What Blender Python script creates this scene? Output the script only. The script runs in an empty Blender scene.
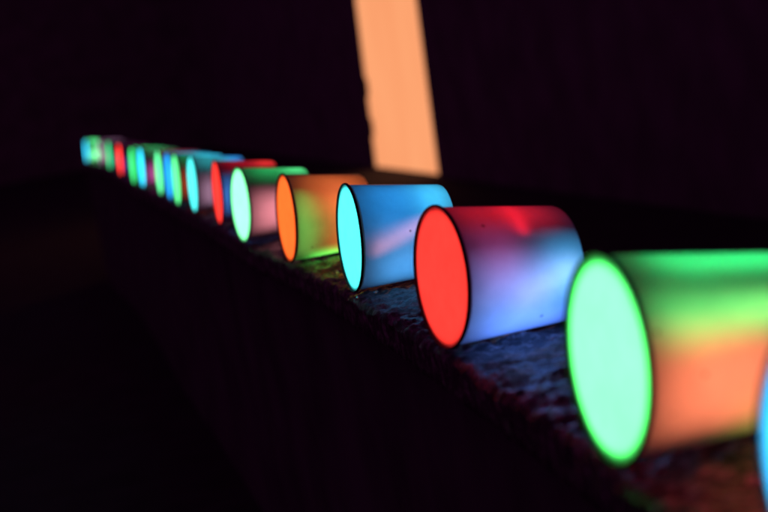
import bpy, bmesh, math, random
from mathutils import Vector, Matrix, noise

random.seed(4)
S = bpy.context.scene
COL = S.collection
PI = math.pi

# ------------------------------------------------------------------ helpers
def new_mat(name):
    m = bpy.data.materials.new(name)
    m.use_nodes = True
    nt = m.node_tree
    nt.nodes.clear()
    out = nt.nodes.new('ShaderNodeOutputMaterial')
    return m, nt, out

def node(nt, kind, **kw):
    n = nt.nodes.new(kind)
    for k, v in kw.items():
        if k.startswith('_'):
            setattr(n, k[1:], v)
        else:
            n.inputs[k.replace('0', ' ')].default_value = v
    return n

def link(nt, a, ao, b, bi):
    nt.links.new(a.outputs[ao], b.inputs[bi])

def ramp(nt, stops):
    r = nt.nodes.new('ShaderNodeValToRGB')
    while len(r.color_ramp.elements) < len(stops):
        r.color_ramp.elements.new(0.5)
    for e, (p, c) in zip(r.color_ramp.elements, stops):
        e.position = p
        e.color = (c, c, c, 1) if not hasattr(c, '__len__') else (*c, 1)
    return r

def mesh_obj(name, bm, mat, parent=None, smooth=True):
    bmesh.ops.recalc_face_normals(bm, faces=bm.faces)
    me = bpy.data.meshes.new(name)
    bm.to_mesh(me)
    bm.free()
    if smooth:
        for p in me.polygons:
            p.use_smooth = True
    me.materials.append(mat)
    o = bpy.data.objects.new(name, me)
    COL.objects.link(o)
    if parent is not None:
        o.parent = parent
    return o

def tag(o, label=None, cat=None, group=None, kind=None):
    for k, v in (('label', label), ('category', cat), ('group', group), ('kind', kind)):
        if v:
            o[k] = v
    return o

def empty(name, loc, rz=0.0):
    o = bpy.data.objects.new(name, None)
    o.empty_display_size = 0.02
    COL.objects.link(o)
    o.location = loc
    o.rotation_euler = (0, 0, rz)
    return o

def add_prism(bm, quad, normal, depth):
    """a flat polygon given by its corners, pushed by depth along normal"""
    n = Vector(normal).normalized() * depth
    a = [bm.verts.new(Vector(q)) for q in quad]
    b = [bm.verts.new(Vector(q) + n) for q in quad]
    bm.faces.new(a)
    bm.faces.new(b[::-1])
    for i in range(len(quad)):
        j = (i + 1) % len(quad)
        bm.faces.new((a[i], b[i], b[j], a[j]))

# ------------------------------------------------------------------ materials
# frosted cup plastic: a thin sheet that passes and scatters light
def make_frosted(name, speck, trans=0.78, refl=0.18):
    m, nt, out = new_mat(name)
    tc = nt.nodes.new('ShaderNodeTexCoord')
    oi = nt.nodes.new('ShaderNodeObjectInfo')
    off = nt.nodes.new('ShaderNodeVectorMath'); off.operation = 'ADD'
    sc = nt.nodes.new('ShaderNodeVectorMath'); sc.operation = 'SCALE'
    comb = nt.nodes.new('ShaderNodeCombineXYZ')
    for i in 'XYZ':
        link(nt, oi, 'Random', comb, i)
    link(nt, comb, 0, sc, 0); sc.inputs['Scale'].default_value = 9.0
    link(nt, tc, 'Object', off, 0); link(nt, sc, 0, off, 1)
    # soft cloudiness of the moulded plastic
    n1 = node(nt, 'ShaderNodeTexNoise', Scale=60.0, Detail=4.0, Roughness=0.6)
    link(nt, off, 0, n1, 'Vector')
    r1 = ramp(nt, [(0.3, 0.86), (0.7, 1.0)])
    link(nt, n1, 'Fac', r1, 'Fac')
    col = r1
    if speck:
        v = node(nt, 'ShaderNodeTexVoronoi', Scale=75.0, Randomness=1.0)
        link(nt, off, 0, v, 'Vector')
        sep = nt.nodes.new('ShaderNodeSeparateColor')
        link(nt, v, 'Color', sep, 0)
        # few cells carry a speck of dirt
        thr = nt.nodes.new('ShaderNodeMath'); thr.operation = 'GREATER_THAN'
        link(nt, sep, 0, thr, 0); thr.inputs[1].default_value = 0.66
        rad = nt.nodes.new('ShaderNodeMapRange')
        link(nt, v, 'Distance', rad, 'Value')
        rad.inputs['From Min'].default_value = 0.05
        rad.inputs['From Max'].default_value = 0.11
        rad.inputs['To Min'].default_value = 0.75
        rad.inputs['To Max'].default_value = 0.0
        mul = nt.nodes.new('ShaderNodeMath'); mul.operation = 'MULTIPLY'
        link(nt, thr, 0, mul, 0); link(nt, rad, 0, mul, 1)
        mx = nt.nodes.new('ShaderNodeMix'); mx.data_type = 'RGBA'
        link(nt, mul, 0, mx, 0)
        link(nt, r1, 'Color', mx, 6)
        mx.inputs[7].default_value = (0.08, 0.06, 0.05, 1)
        col = mx
    co = 2 if col.bl_idname == 'ShaderNodeMix' else 'Color'
    tr = nt.nodes.new('ShaderNodeBsdfTranslucent')
    di = node(nt, 'ShaderNodeBsdfDiffuse')
    link(nt, col, co, tr, 'Color')
    dk = nt.nodes.new('ShaderNodeMix'); dk.data_type = 'RGBA'; dk.blend_type = 'MULTIPLY'
    dk.inputs[0].default_value = 1.0; dk.inputs[7].default_value = (refl, refl, refl, 1)
    link(nt, col, co, dk, 6); link(nt, dk, 2, di, 'Color')
    mix = nt.nodes.new('ShaderNodeMixShader'); mix.inputs[0].default_value = trans
    link(nt, di, 0, mix, 1); link(nt, tr, 0, mix, 2)
    if not speck:                                     # the lid is matt
        link(nt, mix, 0, out, 'Surface')
        return m
    gl = node(nt, 'ShaderNodeBsdfGlossy', Roughness=0.28)
    gl.inputs['Color'].default_value = (1, 1, 1, 1)
    fr = node(nt, 'ShaderNodeFresnel', IOR=1.35)
    m2 = nt.nodes.new('ShaderNodeMixShader')
    geo = nt.nodes.new('ShaderNodeNewGeometry')
    sub = nt.nodes.new('ShaderNodeMath'); sub.operation = 'SUBTRACT'; sub.inputs[0].default_value = 1.0
    link(nt, geo, 'Backfacing', sub, 1)
    fm = nt.nodes.new('ShaderNodeMath'); fm.operation = 'MULTIPLY'
    link(nt, sub, 0, fm, 0); link(nt, fr, 0, fm, 1)
    link(nt, fm, 0, m2, 0); link(nt, mix, 0, m2, 1); link(nt, gl, 0, m2, 2)
    link(nt, m2, 0, out, 'Surface')
    return m

M_WALL = make_frosted('frosted_plastic', True)
M_LID = make_frosted('frosted_lid', False, 0.9, 0.2)

def make_plain(name, color, rough, bump=None, var=0.25, spec=0.4):
    m, nt, out = new_mat(name)
    p = nt.nodes.new('ShaderNodeBsdfPrincipled')
    p.inputs['Roughness'].default_value = rough
    p.inputs['Specular IOR Level'].default_value = spec
    tc = nt.nodes.new('ShaderNodeTexCoord')
    n = node(nt, 'ShaderNodeTexNoise', Scale=(bump or 8.0), Detail=6.0)
    link(nt, tc, 'Object', n, 'Vector')
    lo = tuple(c * (1 - var) for c in color)
    hi = tuple(min(1, c * (1 + var)) for c in color)
    r = ramp(nt, [(0.3, lo), (0.7, hi)])
    link(nt, n, 'Fac', r, 'Fac')
    link(nt, r, 'Color', p, 'Base Color')
    if bump:
        b = node(nt, 'ShaderNodeBump', Strength=0.4, Distance=0.01)
        link(nt, n, 'Fac', b, 'Height')
        link(nt, b, 'Normal', p, 'Normal')
    link(nt, p, 0, out, 'Surface')
    return m

M_RIM = make_plain('black_rim', (0.012, 0.011, 0.012), 0.45)  # near black: the unlit look of the rolled lip put into colour
M_GROUND = make_plain('dark_soil', (0.045, 0.042, 0.048), 0.95, 14.0, spec=0.05)
M_HOUSE = make_plain('dark_render', (0.19, 0.17, 0.18), 0.9, 5.0, spec=0.1)
M_BASE = make_plain('dark_footing', (0.11, 0.1, 0.11), 0.95, 9.0, spec=0.03)
M_FRAME = make_plain('dark_frame', (0.03, 0.025, 0.025), 0.5)

# wet dark stone
def make_stone():
    m, nt, out = new_mat('wet_stone')
    p = nt.nodes.new('ShaderNodeBsdfPrincipled')
    p.inputs['Specular IOR Level'].default_value = 0.8
    tc = nt.nodes.new('ShaderNodeTexCoord')
    n1 = node(nt, 'ShaderNodeTexNoise', Scale=105.0, Detail=7.0, Roughness=0.72)
    n2 = node(nt, 'ShaderNodeTexNoise', Scale=300.0, Detail=6.0, Roughness=0.7)
    n3 = node(nt, 'ShaderNodeTexNoise', Scale=22.0, Detail=5.0, Roughness=0.6)
    for n in (n1, n2, n3):
        link(nt, tc, 'Object', n, 'Vector')
    r = ramp(nt, [(0.41, (0.012, 0.011, 0.010)), (0.5, (0.09, 0.086, 0.08)), (0.63, (0.55, 0.53, 0.5))])
    link(nt, n1, 'Fac', r, 'Fac')
    r2 = ramp(nt, [(0.35, 0.25), (0.65, 1.3)])
    link(nt, n2, 'Fac', r2, 'Fac')
    mx = nt.nodes.new('ShaderNodeMix'); mx.data_type = 'RGBA'; mx.blend_type = 'MULTIPLY'
    mx.inputs[0].default_value = 1.0
    link(nt, r, 'Color', mx, 6); link(nt, r2, 'Color', mx, 7)
    link(nt, mx, 2, p, 'Base Color')
    rr = ramp(nt, [(0.42, 0.16), (0.62, 0.5)])
    link(nt, n3, 'Fac', rr, 'Fac')
    link(nt, rr, 'Color', p, 'Roughness')
    add = nt.nodes.new('ShaderNodeMath'); add.operation = 'MULTIPLY_ADD'
    add.inputs[1].default_value = 0.4
    link(nt, n2, 'Fac', add, 0); link(nt, n1, 'Fac', add, 2)
    b = node(nt, 'ShaderNodeBump', Strength=1.0, Distance=0.006)
    link(nt, add, 0, b, 'Height')
    link(nt, b, 'Normal', p, 'Normal')
    link(nt, p, 0, out, 'Surface')
    return m
M_STONE = make_stone()

def make_glow(name, color, strength):
    m, nt, out = new_mat(name)
    e = nt.nodes.new('ShaderNodeEmission')
    e.inputs['Color'].default_value = (*color, 1)
    e.inputs['Strength'].default_value = strength
    link(nt, e, 0, out, 'Surface')
    return m
def make_pane():
    m = make_glow('lit_pane', (1.0, 0.365, 0.138), 1.0)
    nt = m.node_tree
    e = [n for n in nt.nodes if n.bl_idname == 'ShaderNodeEmission'][0]
    tc = nt.nodes.new('ShaderNodeTexCoord')
    mp = nt.nodes.new('ShaderNodeMapping'); mp.inputs['Scale'].default_value = (2, 2, .9)
    n = node(nt, 'ShaderNodeTexNoise', Scale=1.6, Detail=4.0)
    link(nt, tc, 'Object', mp, 0); link(nt, mp, 0, n, 'Vector')
    rp = ramp(nt, [(0.3, (0.96, 0.345, 0.148)), (0.7, (1.0, 0.385, 0.17))])
    link(nt, n, 'Fac', rp, 'Fac'); link(nt, rp, 'Color', e, 'Color')
    return m
M_PANE = make_pane()

# ------------------------------------------------------------------ the cup
D = 0.08
RM = D / 2
L = 0.92 * D
RB = 0.812 * RM
TILT = math.atan((RM - RB) / L)      # a cone lying on its side
AX = Vector((math.cos(TILT), 0, -math.sin(TILT)))
UP = Vector((math.sin(TILT), 0, math.cos(TILT)))
CONE = Matrix(((AX.x, 0, UP.x, 0), (0, 1, 0, 0), (AX.z, 0, UP.z, 0), (0, 0, 0, 1)))
CONE = Matrix.Translation(UP * RM) @ CONE     # cone space (axis +X from the mouth) to the cup's own space

def lathe(profile, seg=96, close_end=False):
    """profile: (t along the axis, radius)"""
    bm = bmesh.new()
    rings = []
    for t, r in profile:
        if r < 1e-6:
            rings.append([bm.verts.new(CONE @ Vector((t, 0, 0)))])
        else:
            rings.append([bm.verts.new(CONE @ Vector((t, -r * math.sin(a), r * math.cos(a))))
                          for a in (2 * PI * k / seg for k in range(seg))])
    for A, B in zip(rings, rings[1:]):
        for k in range(seg):
            j = (k + 1) % seg
            if len(A) == 1:
                bm.faces.new((A[0], B[k], B[j]))
            elif len(B) == 1:
                bm.faces.new((A[k], B[0], A[j]))
            else:
                bm.faces.new((A[k], B[k], B[j], A[j]))
    if close_end:
        A, B = rings[-1], rings[0]
        for k in range(seg):
            j = (k + 1) % seg
            bm.faces.new((A[k], B[k], B[j], A[j]))
    return bm

def wall_r(t):
    return RM * 0.968 + (RB - RM * 0.968) * t / L

def wall_profile():
    pr = [(0.0008 + (L - 0.0043) * k / 24, wall_r(0.0008 + (L - 0.0043) * k / 24)) for k in range(25)]
    c = RB - 0.0035                                   # rounded heel, then the base
    for k in range(1, 9):
        a = PI / 2 * k / 8
        pr.append((L - 0.0035 + 0.0035 * math.sin(a), c + 0.0035 * math.cos(a)))
    pr += [(L, RB * 0.6), (L - 0.0012, RB * 0.55), (L - 0.0012, 0.0)]
    return pr

def rim_profile():
    i, o = RM * 0.970, RM
    return [(0.0004, i), (0.0, i + 0.0006), (0.0, o - 0.0009), (0.0005, o - 0.0002), (0.0012, o),
            (0.0016, o), (0.0020, o - 0.0004), (0.0021, wall_r(0.0021) + 0.0002),
            (0.0016, wall_r(0.0016) + 0.0002), (0.0016, i)]

PROTO = None
def make_cup():
    root = empty('plastic_cup', (0, 0, 0))
    mesh_obj('cup_wall', lathe(wall_profile()), M_WALL, root)
    mesh_obj('lid', lathe([(0.0014, RM * 0.974), (0.0012, RM * 0.8), (0.0009, RM * 0.4), (0.0008, 0.0)]), M_LID, root)
    mesh_obj('light_baffle', lathe([(0.0036, 0.0), (0.0036, wall_r(0.0036) - 0.0005), (0.0030, wall_r(0.0030) - 0.0005), (0.0030, 0.0)]), M_RIM, root)  # added unseen disc, keeps the wall lamps' colour off the lid
    mesh_obj('rim', lathe(rim_profile(), close_end=True), M_RIM, root)
    return root

# lamps inside the cups: each is a small area lamp turned towards the plastic it lights
LAMP = {}
def area_lamp(root, m, sx, sy, color, radiance, shape='RECTANGLE', spread=PI):
    d = bpy.data.lights.new('cup_light', 'AREA')
    d.shape = shape
    d.size = sx
    if shape in ('RECTANGLE', 'ELLIPSE'):
        d.size_y = sy
        a = sx * sy * (PI / 4 if shape == 'ELLIPSE' else 1)
    else:
        a = sx * sx * PI / 4
    d.color = color
    d.energy = radiance * a * PI
    d.spread = spread
    o = bpy.data.objects.new('cup_light', d)
    COL.objects.link(o)
    o.parent = root
    o.matrix_local = CONE @ m
    return o

def wall_lamp(root, t, phi, r, st, sp, rot, color, radiance, spread=150):
    a = math.radians(phi)
    lo, hi = st / 2 + 0.0055, L - 0.0025 - st / 2
    t = min(max(t, lo / L), hi / L)
    rad = Vector((0, -math.sin(a), math.cos(a)))
    z = -rad
    x = Vector((1, 0, 0))
    y = z.cross(x)
    R = Matrix((x, y, z)).transposed() @ Matrix.Rotation(math.radians(rot), 3, 'Z')
    area_lamp(root, Matrix.Translation(Vector((t * L, 0, 0)) + rad * (r * wall_r(t * L))) @ R.to_4x4(), st, sp, color, radiance,
              spread=math.radians(spread))

def lid_lamp(root, color, radiance, depth=0.0028, size=0.0745):
    x = Vector((0, 0, -1)); z = Vector((1, 0, 0)); y = z.cross(x)
    R = Matrix((x, y, z)).transposed()
    area_lamp(root, Matrix.Translation(Vector((depth, 0, 0))) @ R.to_4x4(), size, size, color, radiance, 'DISK', spread=math.radians(170))

# colours as light (linear)
GREEN = (0.10, 1.0, 0.30); MINT = (0.19, 1.0, 0.36); RED = (1.0, 0.036, 0.026); PURE_RED = (1.0, 0.01, 0.02)
CYAN = (0.075, 0.92, 0.9); AQUA = (0.03, 0.6, 1.0); BLUE = (0.02, 0.27, 0.9); LAV = (0.2, 0.32, 0.95)
ORANGE = (1.0, 0.12, 0.018); PEACH = (1.0, 0.225, 0.10); PINK = (1.0, 0.30, 0.36); LIME = (0.25, 0.9, 0.14)
MAG = (0.8, 0.12, 0.5); TEAL = (0.03, 0.55, 0.62); PGREEN = (0.02, 0.85, 0.2)

# lamp list of a cup: (t, phi, r, size along, size around, rotation, colour, radiance[, spread])
def two_tone(top, low, lt=1.1, ll=1.3):
    return [(0.5, 20, .45, .05, .022, 0, top, lt), (0.5, 112, .5, .05, .02, 0, low, ll)]

CUPS = [
 # x, y, yaw, lid colour, lid radiance, lamps, label
 (0.098, 0.420, 16, (.04, .5, 1.0), 3.2, two_tone(BLUE, PURE_RED, 1.1, 5.0) + [(0.4, 232, .5, .05, .03, 0, (1, .02, .07), 45.0)],
  'glowing blue cup nearest the camera, mostly cut off by the right edge'),
 (0.06878, 0.61875, 14.5, (.082, 1, .16), 5.6, [
   (0.65, 14, .62, .055, .012, 0, PGREEN, 3.2, 130), (0.5, 61, .66, .06, .008, 0, (.09, .9, .2), 2.2, 120),
   (0.5, 35, .2, .05, .02, 0, PGREEN, .45), (0.40, 103, .52, .045, .024, 0, PEACH, 2.7, 140), (.85, 138, .6, .03, .014, 0, (.6, .7, .08), .9), (.5, 66, .70, .05, .004, -8, (.6, .9, .12), 1.2, 120)],
  'large glowing green cup in front with an orange lower side'),
 (0.02383, 0.92834, 19.0, RED, 2.0, [
   (0.45, 18, .45, .055, .020, 0, PURE_RED, 1.05, 130), (0.54, 22, .74, .004, .034, 0, PURE_RED, 2.2, 130),
   (0.95, 96, .46, .018, .014, 0, (.07, .48, 1.0), 5.0, 150), (0.42, 116, .42, .045, .024, 0, (.15, .32, .95), 2.6, 150), (0.3, 78, .5, .02, .014, 0, MAG, 1.3, 150),
   (.66, 100, .66, .04, .004, -20, (.7, .72, 1.0), 1.5, 130),
   (.55, 150, .6, .05, .02, 0, (.07, .22, 1.0), 2.5)],
  'glowing red cup with a blue lower side, between the green and cyan cups'),
 (-0.02711, 1.23467, 13.1, CYAN, 2.3, [
   (0.4, 45, .4, .05, .03, 0, (.012, .31, .88), 1.7), (0.85, 35, .55, .02, .03, 0, (.06, .62, 1.0), 2.0),
   (0.5, 112, .45, .05, .02, 0, (.08, .37, .85), 2.0), (0.5, 84, .74, .06, .003, -22, PINK, 1.9, 110),
   (.5, 140, .6, .05, .02, 0, (.05, .35, .85), 1.0)],
  'cyan cup with a light blue side and a faint pink streak'),
 (-0.08413, 1.51005, 14.5, ORANGE, 2.2, [
   (0.55, 45, .4, .05, .03, 0, (1, .17, .03), 1.2), (0.6, 70, .4, .02, .02, 0, PEACH, .8),
   (0.12, 100, .42, .008, .04, 0, (.2, .9, .13), 2.6, 140), (.68, 112, .3, .03, .03, 0, (1, .22, .03), 2.4),
   (.5, 165, .7, .04, .012, 0, (.1, .9, .1), 4.0)],
  'orange cup with a green patch low on its side'),
 (-0.14292, 1.78660, 18.3, MINT, 3.2, [
   (0.4, 15, .5, .04, .02, 0, PGREEN, 1.1), (0.85, 5, .6, .02, .02, 0, GREEN, 3.0), (0.45, 104, .5, .05, .02, 0, PINK, 2.4)],
  'mint green cup with a pink lower side, left of the orange cup'),
 (-0.18988, 2.07153, 12.7, RED, 2.2, [
   (0.4, 15, .5, .04, .02, 0, PURE_RED, .7), (0.85, 5, .6, .02, .02, 0, RED, 3.2), (0.4, 95, .5, .05, .02, 0, (.06, .3, .95), 2.4)],
  'red cup with a blue side, just left of the mint green and pink cup'),
 (-0.248, 2.369, 14, CYAN, 2.6, [
   (0.4, 25, .5, .05, .02, 0, TEAL, 1.3), (0.8, 5, .6, .02, .02, 0, BLUE, 3.2), (0.5, 108, .5, .05, .02, 0, (.75, .4, .62), 1.6)],
  'cyan cup with a teal and pink side, left of the second red cup'),
 (-0.293, 2.585, 14, (.12, 1, .30), 2.4, [
   (0.4, 25, .5, .05, .02, 0, PGREEN, .6), (0.7, 0, .6, .04, .02, 0, AQUA, 3.0), (0.4, 100, .5, .05, .02, 0, ORANGE, 1.3)],
  'green cup with an orange side, left of the cyan cup with a teal side'),
 (-0.322, 2.747, 14, (.02, .38, 1), 2.2, two_tone(AQUA, TEAL, 1.6, 1.0),
  'blue cup squeezed between two green cups, deep in the row'),
 (-0.359, 2.940, 14, (.12, 1, .36), 2.6, two_tone((.9, .12, .2), (.03, .5, .9), .7, 2.0),
  'green cup just left of the narrow blue cup'),
 (-0.437, 3.327, 14, (.03, .68, 1.0), 3.8, two_tone((.1, .7, .25), MAG, .8, 2.2),
  'bright blue cup with a magenta side, overlapping a green cup behind it'),
 (-0.479, 3.519, 14, (.05, .9, .22), 2.7, two_tone(PGREEN, PGREEN, 3.5, 1.2),
  'green cup with a green upper side, half hidden behind the bright blue cup'),
 (-0.584, 4.097, 14, RED, 4.2, two_tone((.15, .02, .1), (.25, .15, .8), .4, 1.2),
  'small red cup far along the row with a purple side'),
 (-0.686, 4.633, 14, (.05, .75, .26), 3.2, two_tone((.01, .05, .02), TEAL, .1, 1.1),
  'small dim green cup left of the farthest red cup'),
 (-0.785, 5.150, 14, (.5, .25, .45), 2.0, two_tone((.5, .25, .45), (.7, .25, .45), 1.2, 2.6),
  'dim pinkish cup second from the far end'),
 (-0.905, 5.640, 14, (.03, .62, 1.0), 4.6, two_tone(GREEN, MINT, 4.2, 5.0),
  'blue and green cup at the far left end of the row'),
]

LID_GAIN = 1.0
WALL_GAIN = 1.0
for x, y, yaw, lc, lr, lamps, label in CUPS:
    if PROTO is None:
        PROTO = root = make_cup()
        parts = list(root.children)
    else:
        root = PROTO.copy()
        COL.objects.link(root)
        for ch in parts:
            c = ch.copy()
            COL.objects.link(c)
            c.parent = root
    root.location = (x, y, 0.0)
    root.rotation_euler = (0, 0, math.radians(yaw))
    tag(root, label, 'cup', 'glowing cups lying in a row on the stone ledge')
    lid_lamp(root, lc, lr * LID_GAIN, size=0.0705 if lr > 4.1 and y < 1 else 0.0735)
    for l in lamps:
        wall_lamp(root, *l[:7], l[7] * WALL_GAIN, *l[8:])

# ------------------------------------------------------------------ low stone wall the cups lie on
PTS = sorted((c[1], c[0]) for c in CUPS)
def row_x(y):
    if y <= PTS[0][0]:
        (y0, x0), (y1, x1) = PTS[0], PTS[2]
        return x0 + (y - y0) * (x1 - x0) / (y1 - y0)
    if y >= PTS[-1][0]:
        (y0, x0), (y1, x1) = PTS[-4], PTS[-1]
        return x1 + (y - y1) * (x1 - x0) / (y1 - y0)
    for (y0, x0), (y1, x1) in zip(PTS, PTS[1:]):
        if y0 <= y <= y1:
            return x0 + (x1 - x0) * (y - y0) / (y1 - y0)
def row_smooth(y):
    return sum(row_x(y + d) for d in (-.25, -.12, 0, .12, .25)) / 5

bm = bmesh.new()
ys = []
y = 0.05
while y < 6.3:
    ys.append(y)
    y += 0.0021 + 0.0022 * max(0, y - 1.0)
W = 0.175
NX = 90
rows = []
for y in ys:
    xr = min(row_x(y), row_smooth(y)) + 0.001
    ln = []
    ej = 0.003 * noise.noise(Vector((y * 9, 3.1, 0))) + 0.0012 * noise.noise(Vector((y * 40, 7.7, 0)))
    x0 = xr + ej
    for z in (-0.026, -0.020, -0.014, -0.008):         # edge of the coping
        ln.append(bm.verts.new((x0 + 0.001 * noise.fractal(Vector((y * 60, z * 60, 1)), 0.8, 2.1, 4), y, z)))
    for k in range(NX + 1):
        x = x0 + (0.012 * k / 20 if k <= 20 else 0.012 + (W - 0.012) * (k - 20) / (NX - 20))
        n = noise.fractal(Vector((x * 55, y * 55, 0.3)), 0.9, 2.1, 5)
        z = -0.0030 + 0.0030 * max(-1.5, min(1.0, n * 1.2))
        e = x - x0
        if e < 0.004:
            z -= 0.004 * (1 - e / 0.004) ** 2
        ln.append(bm.verts.new((x, y, z)))
    xe = x0 + W
    for z in (-0.008, -0.026):
        ln.append(bm.verts.new((xe, y, z)))
    rows.append(ln)
for A, B in zip(rows, rows[1:]):
    for k in range(len(A) - 1):
        bm.faces.new((A[k], A[k + 1], B[k + 1], B[k]))
for A, B in zip(rows, rows[1:]):
    bm.faces.new((A[-1], A[0], B[0], B[-1]))
bm.faces.new(rows[0][::-1]); bm.faces.new(rows[-1])
stone_wall = empty('stone_wall', (row_smooth(2.0), 2.0, -0.45))
tag(stone_wall, 'low dark wall of rough wet stone that carries the row of glowing cups', 'wall')
cop = mesh_obj('coping', bm, M_STONE, stone_wall)
cop.matrix_parent_inverse = Matrix.Translation(-stone_wall.location)
bm = bmesh.new()
prev = None
for i in range(0, 64):                                 # footing set back under the coping, added to darken the front
    y = 0.08 + 6.18 * i / 63
    xr = row_smooth(y)
    q = [bm.verts.new(v) for v in ((xr + 0.022, y, -0.46), (xr + 0.022, y, -0.0255), (xr + 0.150, y, -0.0255), (xr + 0.150, y, -0.46))]
    if prev:
        for k in range(4):
            bm.faces.new((prev[k], prev[(k + 1) % 4], q[(k + 1) % 4], q[k]))
    else:
        bm.faces.new(q)
    prev = q
bm.faces.new(prev[::-1])
fo = mesh_obj('footing', bm, M_BASE, stone_wall, smooth=False)
fo.matrix_parent_inverse = Matrix.Translation(-stone_wall.location)

# a few drops of water, added for small glints on the stone
m, nt, out = new_mat('water')
p = nt.nodes.new('ShaderNodeBsdfPrincipled')
p.inputs['Roughness'].default_value = 0.02
p.inputs['IOR'].default_value = 1.33
p.inputs['Transmission Weight'].default_value = 1.0
link(nt, p, 0, out, 'Surface')
for dx, dy, rr, lab in ((-0.0105, 1.222, 0.0022, 'water drop added for a glint on the ledge beside the lower edge of the cyan cup'),
                        (-0.031, 1.490, 0.0022, 'water drop added for a glint on the ledge below the right end of the orange cup'),
                        (-0.040, 1.390, 0.0028, 'water drop added for a glint on the ledge between the orange cup and the cyan cup'),
                        (-0.024, 1.213, 0.0018, 'tiny water drop added for a glint under the rim of the cyan cup')):
    bm = bmesh.new()
    bmesh.ops.create_uvsphere(bm, u_segments=24, v_segments=14, radius=rr)
    for v in bm.verts:
        v.co.z *= 0.62 if v.co.z > 0 else 0.3
        v.co.x *= 1 + 0.12 * math.sin(3 * math.atan2(v.co.y, v.co.x))
    d = mesh_obj('glint_drop', bm, m)
    d.location = (dx, dy, -0.0012)
    tag(d, lab, 'water drop', 'water drops on the ledge')

# ------------------------------------------------------------------ ground and the dark house behind
bm = bmesh.new()
g = [bm.verts.new(p) for p in ((-200, -200, -0.45), (200, -200, -0.45), (200, 200, -0.45), (-200, 200, -0.45))]
bm.faces.new(g)
tag(mesh_obj('ground', bm, M_GROUND, smooth=False), kind='structure')

A0 = Vector((0.0289494, 9.97107903, 0)); A1 = Vector((0.34572063, 8.29211157, 0))
DIR = (A1 - A0).normalized()                       # along the wall, towards the camera side
NRM = Vector((-DIR.y, DIR.x, 0))                   # away from the row
if NRM.x < 0:
    NRM = -NRM
def wp(s, z, d=0.0):
    return A0 + DIR * s + NRM * d + Vector((0, 0, z))
Z0, Z1, ZT = -0.45, 1.15, 4.2
SL = 0.2806 / 0.965 ; SR = 0.21
LB, RBt = 0.085, 1.64
zb = Z0 + 0.02
def left_s(z): return LB + SL * (z - Z0)
def right_s(z): return RBt + SR * (z - Z0)
house = empty('house', wp(1.0, Z0))
hi = house.matrix_world.inverted() if False else Matrix.Translation(-house.location)
def local(q): return hi @ q
bm = bmesh.new()
TH = 0.25
def slab(quad): add_prism(bm, [local(q) for q in quad], NRM, TH)
slab([wp(-9, Z0), wp(left_s(Z0), Z0), wp(left_s(Z1), Z1), wp(left_s(ZT), ZT), wp(-9, ZT)])
slab([wp(right_s(Z0), Z0), wp(9.5, Z0), wp(9.5, ZT), wp(right_s(ZT), ZT), wp(right_s(Z1), Z1)])
slab([wp(left_s(Z1), Z1), wp(right_s(Z1), Z1), wp(right_s(ZT), ZT), wp(left_s(ZT), ZT)])
mesh_obj('wall', bm, M_HOUSE, house, smooth=False)
# the tall lit glass door in its opening
door = empty('glass_door', (0, 0, 0))
door.parent = house
bm = bmesh.new()
q = [wp(left_s(Z0) + .0, Z0 + .01, .004), wp(right_s(Z0), Z0 + .01, .004), wp(right_s(Z1), Z1, .004), wp(left_s(Z1), Z1, .004)]
add_prism(bm, [local(v) for v in q], NRM, 0.02)
mesh_obj('pane', bm, M_PANE, door, smooth=False)
for zc in (0.02, -0.21):
    bm = bmesh.new()
    q = [wp(left_s(zc - .06), zc - .06, -.004), wp(left_s(zc - .04) + .05, zc - .04, -.004), wp(left_s(zc + .04) + .05, zc + .04, -.004), wp(left_s(zc + .06), zc + .06, -.004)]
    add_prism(bm, [local(v) for v in q], NRM, 0.02)
    mesh_obj('hinge', bm, M_FRAME, door, smooth=False)
tag(house, 'dark house wall behind the cups with a tall orange lit glass door', 'house')

# added dark backdrop wall far behind, covers the brighter sky
bm = bmesh.new()
add_prism(bm, [Vector(v) for v in ((-14, 19, Z0), (1.5, 19, Z0), (1.5, 19, 5.0), (-14, 19, 5.0))], (0, 1, 0), 0.3)
tag(mesh_obj('backdrop_wall', bm, M_HOUSE, smooth=False), 'added dark backdrop wall beyond the far end of the cups', 'wall')

# ------------------------------------------------------------------ night
w = bpy.data.worlds.new('World')
S.world = w
w.use_nodes = True
bg = w.node_tree.nodes['Background']
bg.inputs['Color'].default_value = (1.0, 0.13, 0.85, 1)
bg.inputs['Strength'].default_value = 0.05

# ------------------------------------------------------------------ camera
roll, pitch, fpx, H = 0.1804, 0.11302, 1711.85, 0.16237
F = Vector((0, math.cos(pitch), -math.sin(pitch)))
R0 = Vector((1, 0, 0)); U0 = R0.cross(F)
c, s = math.cos(roll), math.sin(roll)
R = R0 * c - U0 * s
U = U0 * c + R0 * s
cd = bpy.data.cameras.new('camera')
cam = bpy.data.objects.new('camera', cd)
COL.objects.link(cam)
cam.matrix_world = Matrix(((R.x, U.x, -F.x, 0), (R.y, U.y, -F.y, 0), (R.z, U.z, -F.z, H), (0, 0, 0, 1)))
cd.lens = 50
cd.sensor_width = 50 * 768 / fpx
cd.clip_start = 0.02
cd.clip_end = 500
cd.dof.use_dof = True
cd.dof.focus_distance = 1.14
cd.dof.aperture_fstop = 50 / 9.0
cd.dof.aperture_blades = 0
S.camera = cam

S.render.engine = 'CYCLES'
S.cycles.use_denoising = True
S.cycles.max_bounces = 10
S.cycles.diffuse_bounces = 5
S.cycles.transmission_bounces = 6
S.cycles.sample_clamp_indirect = 4
S.view_settings.view_transform = 'Standard'
S.view_settings.look = 'None'
S.view_settings.exposure = 0
S.view_settings.gamma = 1
